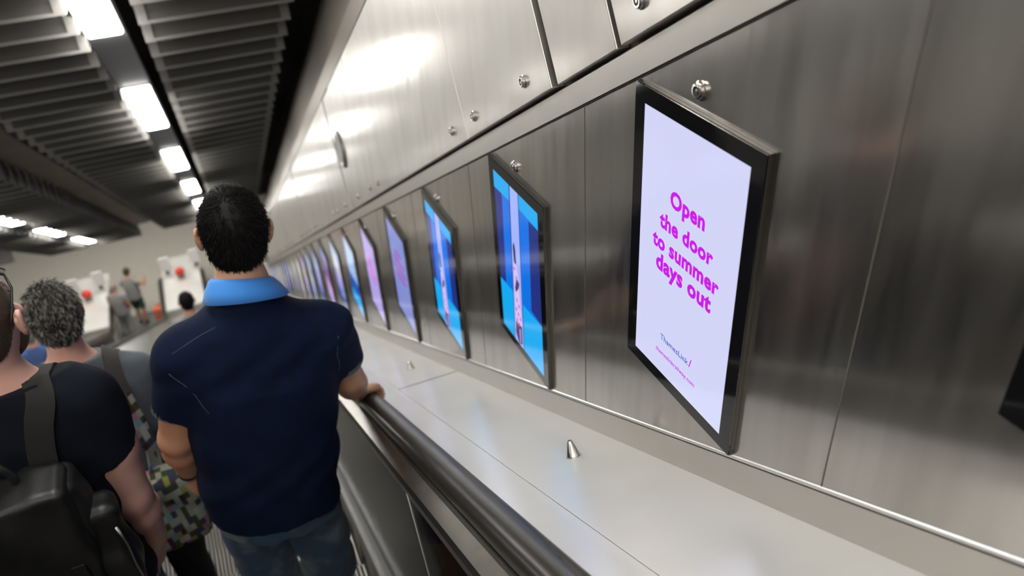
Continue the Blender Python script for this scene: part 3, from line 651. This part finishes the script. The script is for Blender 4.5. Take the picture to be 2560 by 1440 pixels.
def person(sp):
    p = sp; h = p['vox']; sh = [np.array(q, float) for q in p['sh']]; el = [np.array(q, float) for q in p['el']]; wr = [np.array(q, float) for q in p['wr']]
    hip = np.array(p['hip'], float); kn = [np.array(q, float) for q in p['kn']]; an = [np.array(q, float) for q in p['an']]; hc = np.array(p['head'], float); R = frame_of(*p.get('look', (0, 0, 0)))
    mid = (sh[0]+sh[1])/2; hs = np.linalg.norm(sh[0]-sh[1])/2+.012; tilt = p.get('tilt', 0); dep = p.get('dep', .13); S_ = p.get('scale', 1.0); A_ = p.get('armr', S_)
    allp = np.array(sh+el+wr+kn+an+[hc, hip]); lo = allp.min(0)-.17; hi = allp.max(0)+.17; lo[2] = an[0][2]-.1 if an[0][2] < an[1][2] else an[1][2]-.1
    e = empty('person', (hip[0], hip[1], min(an[0][2], an[1][2])-.075), label=p['label'], cat='person', **({'group': p['group']} if 'group' in p else {}))
    V = Vol(lo, hi, h); nb = np.array(p['neck'], float)
    head(V, hc, R, p.get('hscale', 1.0)); V.cap(hc-R[2]*.05-R[1]*.02, nb, .053*S_, .058*S_, .025); V.cap(nb, mid+(0, 0, -.03), .06, .085, .04)
    rg = torso_rings(mid, hip, hs, dep, -.018, p.get('belly', 1)); V.loft(rg, tilt, .03, zmin=hip[2]-.06, xr=mid[0])
    for i in (0, 1):
        V.chain([sh[i], sh[i]*.5+el[i]*.5, el[i]], [.058*S_, .053*A_, .044*A_], .03); fa = el[i]*.68+wr[i]*.32
        V.chain([el[i], fa, wr[i]], [.044*A_, .046*A_, .029*A_], .02); f, n = p['hand'][i]; hand(V, wr[i], f, n, i == 1, p['curl'][i], size=p.get('hsize', 1.0))
        hj = np.array([hip[0]+(-.09, .09)[i]*hs/.2, hip[1], hip[2]-.03]); V.chain([hj, kn[i], kn[i]*.72+an[i]*.28, an[i]], [.082*S_, .054*S_, .056*S_, .036*S_], .02)
        V.cap(an[i], an[i]+(0, .07, -.05), .036, .03, .02)
    body = V.mesh('body', p['skin'], e)
    if p.get('face', True): eyes(hc, R, e, p.get('hscale', 1.0))
    # shirt: torso and both sleeves in one cloth surface
    G_ = Vol(lo, hi, h); rg = torso_rings(mid, hip, hs, dep, p.get('ease', .008), p.get('belly', 1)); G_.loft(rg, tilt, .02, zmin=p['hem'], xr=mid[0]); cuffs = []
    for i in (0, 1):
        fr = p.get('sleeve', .68); sl = sh[i]+(el[i]-sh[i])*fr; d = nrm(el[i]-sh[i]); r0, r1 = p.get('sr', (.072, .066))
        G_.cap(sh[i]-(0, 0, .004), sl+d*.05, r0, r1, .045, [(sl, d)]); cuffs.append((sl, d, r1))
    G_.warp(p['folds'] if 'folds' in p else (lambda X, Y, Z: .0022*np.sin(38*Z+9*X+6*np.sin(14*X))+.0018*np.sin(26*X-17*Z+3*np.sin(20*Y))))
    G_.carve(nb+np.array(p.get('collar_off', (0, 0, .012))), nrm(p.get('collar_n', (0, .25, 1))))
    if 'arm_gap' in p: p['arm_gap'](G_)
    shirt = G_.mesh('shirt', p['shirt'], e)
    # shorts or trousers
    B_ = Vol(lo, hi, h); w0 = hip+np.array([0, 0, .10]); tr = .012
    B_.loft([(hip[2]+.06, hip[0], hip[1], .170*hs/.2, .125*dep/.13), (hip[2], hip[0], hip[1]-.004, .178*hs/.2, .136*dep/.13), (hip[2]-.09, hip[0], hip[1]-.004, .180*hs/.2, .138*dep/.13)], tilt, .02, xr=mid[0])
    for i in (0, 1):
        hj = np.array([hip[0]+(-.09, .09)[i]*hs/.2, hip[1], hip[2]-.05]); a_, b_ = p['legr']; zc = p['legend'][i]
        if zc > kn[i][2]-.12: B_.cap(hj, hj+(kn[i]-hj)*1.12, a_, b_, .012, [((0, 0, zc), (0, 0, -1))])
        else: B_.chain([hj, kn[i], an[i]], [a_, b_, b_*.9], .012, [((0, 0, zc), (0, 0, -1))])
    B_.warp(lambda X, Y, Z: .003*np.sin(42*Z+12*X+5*np.sin(16*X+8*Y))+.002*np.sin(30*X-25*Z))
    B_.mesh(p['legname'], p['legs'], e)
    for i in (0, 1):
        F_ = Vol(an[i]-.16, an[i]+(.16, .28, .12), max(h, .008)); b0 = an[i]+(0, -.03, -.045); b1 = an[i]+(0, .15, -.05)
        F_.chain([b0, b1], [.043, .036], .02, [((0, 0, an[i][2]-.075), (0, 0, -1))]); F_.cap(an[i]+(0, 0, -.01), b0, .045, .04, .02, [((0, 0, an[i][2]-.075), (0, 0, -1))]); F_.mesh('shoe', p.get('shoes', M['black']), e)
    return dict(e=e, body=body, shirt=shirt, R=R, hc=hc, cuffs=cuffs, nb=nb, lo=lo, hi=hi)
def hair_cap(q, name, m, front=.03, nape=-.075, thick=.010, h=.006, bump=.0, s=1.0, parent=None, hollow=None):
    c = q['hc']; R = q['R']; V = Vol(c-.16, c+.16, h); at = lambda x, y, z: c+s*(R[0]*x+R[1]*y+R[2]*z)
    V.ell(at(0, -.012, .020), (.0745*s+thick, .093*s+thick, .095*s+thick), .01, R); V.ell(at(0, -.045, -.045), (.058*s+thick*.5, .055*s+thick*.5, .055*s), .03, R)
    if bump: V.warp(lambda X, Y, Z: bump*(np.sin(95*X+40*np.sin(20*Z))*np.sin(90*Z+9*Y)+.6*np.sin(150*Y+70*X)*np.sin(140*Z)))
    lo_ = at(0, -.05, nape); V.carve(lo_, nrm(-R[2]+R[1]*.35)); V.carve(at(0, .02+front, .03), nrm(R[1]-R[2]*.75))
    for sd in (-1, 1): V.carve(at(sd*.02, .012, -.045), nrm(R[1]*.9-R[2]*.85))
    return V.mesh(name, m, parent or q['e'])
def band(c, d, r, wd, name, m, parent, thick=.004, sq=1.0):
    mb = MB(); mb.lathe(np.array(c)-np.array(d)*wd/2, d, [(0, r), (0, r+thick), (wd, r+thick*.9), (wd, r)], 28); return mb.build(name, m, parent, smooth=True, auto=40)
def bvh(o): return BVHTree.FromPolygons([v.co[:] for v in o.data.vertices], [tuple(f.vertices) for f in o.data.polygons])
def on_back(tree, pts, out=.002, y0=.8):         # drop a polyline of (x, z) onto the back of a garment
    r = []
    for x, z in pts:
        hit = tree.ray_cast(Vector((x, y0, z)), Vector((0, 1, 0)))
        if hit[0]: r.append(hit[0]+hit[1]*out)
    return r

# ---- the man in the navy polo shirt
m1 = person(dict(label='man in navy polo with sky blue collar, seen from behind, hand on the handrail', vox=.005, skin=M['skin'], shirt=M['navy'], legs=M['denim'], legname='denim_shorts',
    head=(.012, 1.925, -.972), hscale=.90, look=(0, .12, -.10), neck=(-.004, 1.885, -1.112), sh=[(-.195, 1.88, -1.262), (.178, 1.88, -1.298)], el=[(-.282, 1.885, -1.53), (.215, 1.95, -1.555)], wr=[(-.298, 2.0, -1.765), (.252, 2.125, -1.768)],
    hand=[((-.05, .25, -1), (.8, .35, 0)), ((.64, .60, -.42), (.2, -.35, -.9))], curl=[.3, .62], hip=(-.08, 1.86, -1.80), kn=[(-.158, 1.875, -2.20), (.018, 1.885, -2.20)], an=[(-.165, 1.82, -2.577), (.03, 1.80, -2.577)],
    tilt=.12, dep=.132, hem=-1.845, legr=(.090, .088), legend=(-2.27, -2.27), ease=.010, sr=(.074, .064), sleeve=.62, belly=1.02,
    folds=lambda X, Y, Z: .0028*np.sin(30*Z+16*X+4*np.sin(9*X))*np.clip((-1.45-Z)*4+.3, .25, 1)+.002*np.sin(34*X-22*Z+3*np.sin(17*Z)), collar_off=(0, 0, .012), collar_n=(0, .45, 1)))
hair1 = hair_cap(m1, 'hair', M['hair'], front=.045, nape=-.086, thick=.012, h=.005, bump=.0012, s=.90)
hc1, R1 = m1['hc'], m1['R']; crown = hc1+R1[2]*.068-R1[1]*.070-R1[0]*.018
bald = lambda p: np.linalg.norm(p-crown) > .022+.012*math.sin(p[0]*300)
hair_strands(hair1, m1['e'], 'hair_strands', [M['hair']], 9000, .020, lambda p: (p-crown)*4+np.array([0, 0, -.15]), keep=bald, rad=.00075)
mb = MB(); nn = nrm(crown-hc1); mb.lathe(hc1+nn*(np.linalg.norm(crown-hc1)+.0035), nn, [(0, .02), (.003, .015), (.004, .006)], 16); mb.build('bald_patch', M['scalp'], m1['e'], smooth=True)
# collar: stands around the neck and folds outward
mb = MB(); n_ = 44; rings = []
for i in range(n_+1):
    a = -math.pi*.5+math.pi*2*(i/n_); ca, sa = math.cos(a), math.sin(a); op = max(0, sa)**4      # opens at the front
    cx_, cy_, cz_ = -.003, 1.886, -1.126
    pt = lambda r, z, k=0: (cx_+ca*(r*1.06), cy_+sa*r*.98, cz_+z-.030*sa-.016*ca-k*abs(ca)**3)
    rings.append([pt(.060, -.01), pt(.0605, .034), pt(.0645, .040), pt(.074, .033), pt(.088, .013, .004), pt(.101, -.010-.012*op, .012), pt(.098, -.0125-.012*op, .012), pt(.080, .004), pt(.066, .024)])
mb.loft(rings, caps=False); col = mb.build('collar', M['collar'], m1['e'], smooth=True)
for (c_, d_, r_) in m1['cuffs']:
    band(c_-d_*.006, d_, r_-.001, .017, 'sleeve_cuff', M['cuff'], m1['e'], .005)
t1 = bvh(m1['shirt'])
for pts in ([(-.232, -1.262), (-.225, -1.275), (-.205, -1.30), (-.188, -1.335), (-.180, -1.37), (-.170, -1.392)], [(.196, -1.29), (.186, -1.32), (.182, -1.355), (.185, -1.39), (.180, -1.42)], [(-.21, -1.215), (-.17, -1.20), (-.13, -1.185), (-.095, -1.17)]):
    q = on_back(t1, pts, .0006)
    if len(q) > 1: mb = MB(); mb.tube(q, .0007, 5); mb.build('seam', M['seam'], m1['e'], smooth=True)
band(np.array((-.297, 1.99, -1.745)), nrm((0, .45, -1)), .030, .016, 'wristband', M['black'], m1['e'], .004)

# ---- the man with the backpack
m2 = person(dict(scale=1.12, hsize=1.08, label='man in dark t-shirt with red ear and beard, cut off by the picture edge', vox=.006, skin=M['skin_pink'], shirt=M['navytee'], legs=M['jeans'], legname='jeans',
    head=(-.548, 1.775, -.965), look=(.30, 0, 0), neck=(-.572, 1.745, -1.125), armr=1.22, sh=[(-.745, 1.74, -1.205), (-.410, 1.74, -1.205)], el=[(-.79, 1.74, -1.54), (-.412, 1.725, -1.535)], wr=[(-.78, 1.82, -1.79), (-.415, 1.80, -1.775)],
    hand=[((0, .25, -1), (1, .3, 0)), ((-.08, .2, -1), (-1, .35, 0))], curl=[.3, .35], hip=(-.60, 1.745, -1.79), kn=[(-.68, 1.78, -2.2), (-.49, 1.79, -2.2)], an=[(-.69, 1.74, -2.577), (-.475, 1.74, -2.577)],
    tilt=.03, dep=.13, hem=-1.83, legr=(.095, .075), legend=(-2.56, -2.56), ease=.012, sr=(.076, .074), sleeve=.50, collar_off=(0, 0, .0), collar_n=(0, .3, 1)))
hb = hair_cap(m2, 'hair', M['hairbrown'], front=.035, nape=-.07, thick=.003, h=.006)
hair_strands(hb, m2['e'], 'hair_strands', [M['hairbrown']], 3500, .006, lambda p: (0, -.2, -1), rad=.0006)
V = Vol(m2['hc']-.17, m2['hc']+.17, .006); R2 = m2['R']; at = lambda x, y, z: m2['hc']+R2[0]*x+R2[1]*y+R2[2]*z
V.ell(at(0, .040, -.070), (.062, .060, .066), .02, R2, [(at(0, .0, -.038), nrm(R2[2]-R2[1]*.15)), (at(0, .022, 0), -R2[1])]); V.mesh('beard', M['hairbrown'], m2['e'])
mb = MB()                                        # sunglasses pushed up on the head
for sd in (-1, 1): mb.tube([Vector(at(sd*.081, -.03, -.005)), Vector(at(sd*.081, 0, .02)), Vector(at(sd*.078, .035, .050)), Vector(at(sd*.062, .058, .072))], [.0025, .003, .003, .003], 8)
mb.tube([Vector(at(-.062, .058, .072)), Vector(at(0, .068, .088)), Vector(at(.062, .058, .072))], .003, 8)
g = mb.build('sunglasses', M['black'], smooth=True, label='black sunglasses pushed up on the head of the man cut off by the edge', cat='sunglasses')
for sd in (-1, 1):
    mb = MB(); c_ = at(sd*.034, .068, .078); mb.lathe(c_, nrm(R2[1]*.7+R2[2]*.7), [(0, .026), (.003, .026), (.004, .02)], 18); mb.build('lens', M['bezel'], g, smooth=True, auto=40)
# backpack
bp = empty('backpack', (-.565, 1.53, -1.64), label='black leather backpack with buckled flap on the man at the picture edge', cat='backpack')
B0, B1 = (-.84, 1.40, -1.76), (-.28, 1.68, -1.16)
def rbox(c, r, rd):
    c = np.array(c); r = np.array(r)
    def fn(X, Y, Z):
        q = [np.abs(X-c[0])-r[0]+rd, np.abs(Y-c[1])-r[1]+rd, np.abs(Z-c[2])-r[2]+rd]
        return np.sqrt(sum(np.maximum(a, 0)**2 for a in q))+np.minimum(np.maximum(np.maximum(q[0], q[1]), q[2]), 0)-rd
    return fn, c-r, c+r
crease = lambda X, Y, Z: .006*np.sin(17*X+12*Z+2*np.sin(15*Z))+.004*np.sin(38*Z+22*X)+.003*np.sin(61*X-30*Z)
V = Vol(B0, B1, .006); V.add(*rbox((-.600, 1.55, -1.475), (.155, .058, .225), .03)); V.warp(lambda X, Y, Z: .004*np.sin(28*Z+20*X+3*np.sin(23*X))+.003*np.sin(50*X-20*Z)); V.mesh('pack_body', M['leather'], bp)
V = Vol(B0, B1, .006); V.add(*rbox((-.610, 1.520, -1.44), (.150, .062, .205), .022)); V.warp(crease); V.mesh('flap', M['leather'], bp)
V = Vol(B0, B1, .006); V.add(*rbox((-.445, 1.54, -1.51), (.048, .046, .15), .028)); V.warp(lambda X, Y, Z: .008*np.sin(30*Z+15*Y+8*X)+.005*np.sin(55*Y+25*Z)); V.mesh('side_pocket', M['leather'], bp)
mb = MB(); mb.tube([(-.61+.06*math.cos(a), 1.54, -1.245+.08*math.sin(a)) for a in np.linspace(0, math.pi, 12)], .009, 8); mb.build('grab_handle', M['leather'], bp, smooth=True)
mb = MB(); mb.box(-.51, -.482, 1.448, 1.462, -1.60, -1.44); mb.build('buckle_strap', M['leather'], bp, bevel=.002)
mb = MB(); mb.box(-.514, -.478, 1.442, 1.456, -1.56, -1.53); mb.build('buckle', M['metal'], bp, bevel=.002)
mb = MB(); mb.tube([(-.405, 1.487, -1.40), (-.398, 1.487, -1.46), (-.40, 1.487, -1.53), (-.398, 1.489, -1.60)], .004, 6); mb.build('zip', M['metal'], bp, smooth=True)
t2 = bvh(m2['shirt'])
def strap(tree, pts3, wd, th, name, m, parent):   # a webbing band laid over the cloth
    a = np.array(pts3, float); n = len(a); u = np.linspace(0, n-1, n*5); b = np.stack([np.interp(u, np.arange(n), a[:, i]) for i in range(3)], 1)
    q, no = [], []
    for p in b:
        loc, nn, _, _ = tree.find_nearest(Vector(p)); q.append(np.array(loc+nn*.004)); no.append(np.array(nn))
    q, no = np.array(q), np.array(no)
    for _ in range(4): q[1:-1] = (q[:-2]+2*q[1:-1]+q[2:])/4; no[1:-1] = (no[:-2]+2*no[1:-1]+no[2:])/4
    mb = MB(); rings = []
    for i in range(len(q)):
        d = nrm(q[min(i+1, len(q)-1)]-q[max(i-1, 0)]); v = nrm(no[i]-d*(no[i]@d)); s_ = np.cross(d, v)
        rings.append([q[i]-s_*wd/2-v*.003, q[i]+s_*wd/2-v*.003, q[i]+s_*wd/2+v*th, q[i]-s_*wd/2+v*th])
    mb.loft(rings); return mb.build(name, m, parent, smooth=True, auto=40)
strap(t2, [(-.515, 1.60, -1.30), (-.505, 1.61, -1.23), (-.492, 1.645, -1.17), (-.482, 1.69, -1.13), (-.478, 1.74, -1.11), (-.48, 1.79, -1.13), (-.485, 1.83, -1.23), (-.49, 1.86, -1.32), (-.48, 1.87, -1.42)], .056, .007, 'shoulder_strap', M['webbing'], bp)
strap(t2, [(-.655, 1.60, -1.30), (-.66, 1.62, -1.22), (-.665, 1.69, -1.13), (-.665, 1.74, -1.11), (-.665, 1.79, -1.13), (-.665, 1.83, -1.23), (-.66, 1.86, -1.32)], .056, .007, 'shoulder_strap', M['webbing'], bp)

# ---- the grey-haired man
m3 = person(dict(hscale=.88, label='grey-haired man in slate t-shirt standing one step further down', vox=.006, skin=M['skin_pink'], shirt=M['greytee'], legs=M['blackcloth'], legname='trousers',
    head=(-.610, 2.665, -1.495), look=(-.15, .0, -.12), neck=(-.612, 2.63, -1.675), sh=[(-.795, 2.63, -1.785), (-.435, 2.63, -1.785)], el=[(-.84, 2.62, -2.08), (-.425, 2.635, -2.09)], wr=[(-.82, 2.70, -2.31), (-.40, 2.73, -2.33)],
    hand=[((0, .25, -1), (1, .3, 0)), ((-.05, .3, -1), (-1, .35, 0))], curl=[.3, .35], hip=(-.62, 2.64, -2.36), kn=[(-.70, 2.66, -2.70), (-.52, 2.67, -2.70)], an=[(-.71, 2.62, -3.04), (-.51, 2.62, -3.04)],
    tilt=.05, dep=.135, hem=-2.42, legr=(.098, .08), legend=(-3.02, -3.02), ease=.012, sr=(.074, .068), sleeve=.68, collar_off=(0, 0, .004), collar_n=(0, .3, 1)))
hg = hair_cap(m3, 'hair', M['hairdark'], front=.03, nape=-.085, thick=.013, h=.006, bump=.004, s=.88)
hair_strands(hg, m3['e'], 'hair_strands', [M['hairdark'], M['hairgrey']], 5500, .028, lambda p: (p-m3['hc'])*3+np.array([.1, -.3, -.35]), curl=.55, rad=.0011, droop=.35)
t3 = bvh(m3['shirt'])
tb = empty('shoulder_bag', (-.44, 2.50, -2.50), label='patchwork print shoulder bag on the grey-haired man', cat='bag')
V = Vol((-.66, 2.34, -2.62), (-.28, 2.66, -2.0), .006); V.add(*rbox((-.470, 2.485, -2.33), (.115, .05, .19), .04)); V.warp(lambda X, Y, Z: .006*np.sin(20*X+14*Z)+.004*np.sin(33*Z+9*X)); V.mesh('bag_body', M['patch'], tb)
strap(t3, [(-.425, 2.47, -2.16), (-.435, 2.48, -2.06), (-.455, 2.495, -1.96), (-.475, 2.51, -1.88), (-.49, 2.535, -1.78)], .052, .006, 'printed_strap', M['patch'], tb)
strap(t3, [(-.49, 2.535, -1.80), (-.497, 2.56, -1.73), (-.50, 2.61, -1.69), (-.50, 2.67, -1.69), (-.50, 2.72, -1.76), (-.49, 2.75, -1.88)], .055, .007, 'strap_pad', M['greyweb'], tb)

# ---- people further down
def simple(label, x, y, zf, H, shirt, legs, legname, legend, yaw=0, skin=None, hairm=None, arms=None, vox=.012, face=True, long_=False):
    k = H/1.75; up_ = lambda dx, dy, dz: (x+(dx*math.cos(yaw)+dy*math.sin(yaw))*k, y+(-dx*math.sin(yaw)+dy*math.cos(yaw))*k, zf+dz*k)
    arms = arms or [((-.22, 0, 1.10), (-.22, .06, .86)), ((.22, 0, 1.10), (.22, .06, .86))]
    q = person(dict(label=label, vox=vox, skin=skin or M['skin_pink'], shirt=shirt, legs=legs, legname=legname, head=up_(0, .04, 1.63), look=(yaw, 0, -.1), neck=up_(0, 0, 1.46), sh=[up_(-.17, 0, 1.36), up_(.17, 0, 1.36)],
        el=[up_(*arms[0][0]), up_(*arms[1][0])], wr=[up_(*arms[0][1]), up_(*arms[1][1])], hand=[((0, .3, -1), (1, 0, 0)), ((0, .3, -1), (-1, 0, 0))], curl=[.4, .4], hip=up_(0, 0, .86), kn=[up_(-.09, .03, .46), up_(.09, .03, .46)], an=[up_(-.09, 0, .075), up_(.09, 0, .075)],
        hem=zf+.82*k, legr=(.095, .085), legend=[zf+legend*k]*2, ease=.012, face=face, hscale=k, hsize=k))
    hair_cap(q, 'hair', hairm or M['hairdark'], front=.04, nape=-.085, thick=.012, h=.01, bump=.003, s=k); return q
tread = lambda n: -1.52-(1.96+.4*n)*T
simple('distant dark-haired head just above the shoulder of the navy polo', -.60, 7.85, tread(15), 1.56, M['shirtgrey'], M['blackcloth'], 'trousers', .1, hairm=M['hair'])
simple('distant person in a blue shirt seen between the two heads', -2.62, 9.85, tread(20), 1.62, M['bluecloth'], M['jeans'], 'jeans', .1, hairm=M['hairgrey'])
wk = simple('person in grey top and green shorts walking off the middle escalator', -2.72, 20.35, FLOOR+.005, 1.70, M['shirtgrey'], M['green'], 'shorts', .50, yaw=.5, skin=M['skin'], hairm=M['hairbrown'], arms=[((-.30, .05, 1.20), (-.20, .22, 1.38)), ((.33, .06, 1.22), (.36, .16, 1.42))])
simple('distant person in a pale top with an orange arm beside the walking person', -3.06, 19.80, FLOOR+.005, 1.66, M['shirtgrey'], M['shirtgrey'], 'trousers', .1, yaw=.3, skin=M['orange_skin'], arms=[((-.24, .05, 1.12), (-.20, .2, .95)), ((.22, 0, 1.10), (.2, .1, .9))], hairm=M['hairgrey'])
bag = empty('travel_bag', (-2.22, 20.2, FLOOR+.005), label='orange travel bag standing low beside the shoulder of the navy polo', cat='bag')
V = Vol((-2.5, 19.9, FLOOR-.05), (-1.9, 20.5, FLOOR+.7), .012); V.add(*rbox((-2.22, 20.2, FLOOR+.235), (.17, .12, .225), .06)); V.mesh('bag_body', M['orange'], bag)
mb = MB(); mb.tube([(-2.22+.07*math.cos(a), 20.2, FLOOR+.45+.07*math.sin(a)) for a in np.linspace(0, math.pi, 10)], .012, 8); mb.build('bag_handle', M['black'], bag, smooth=True)
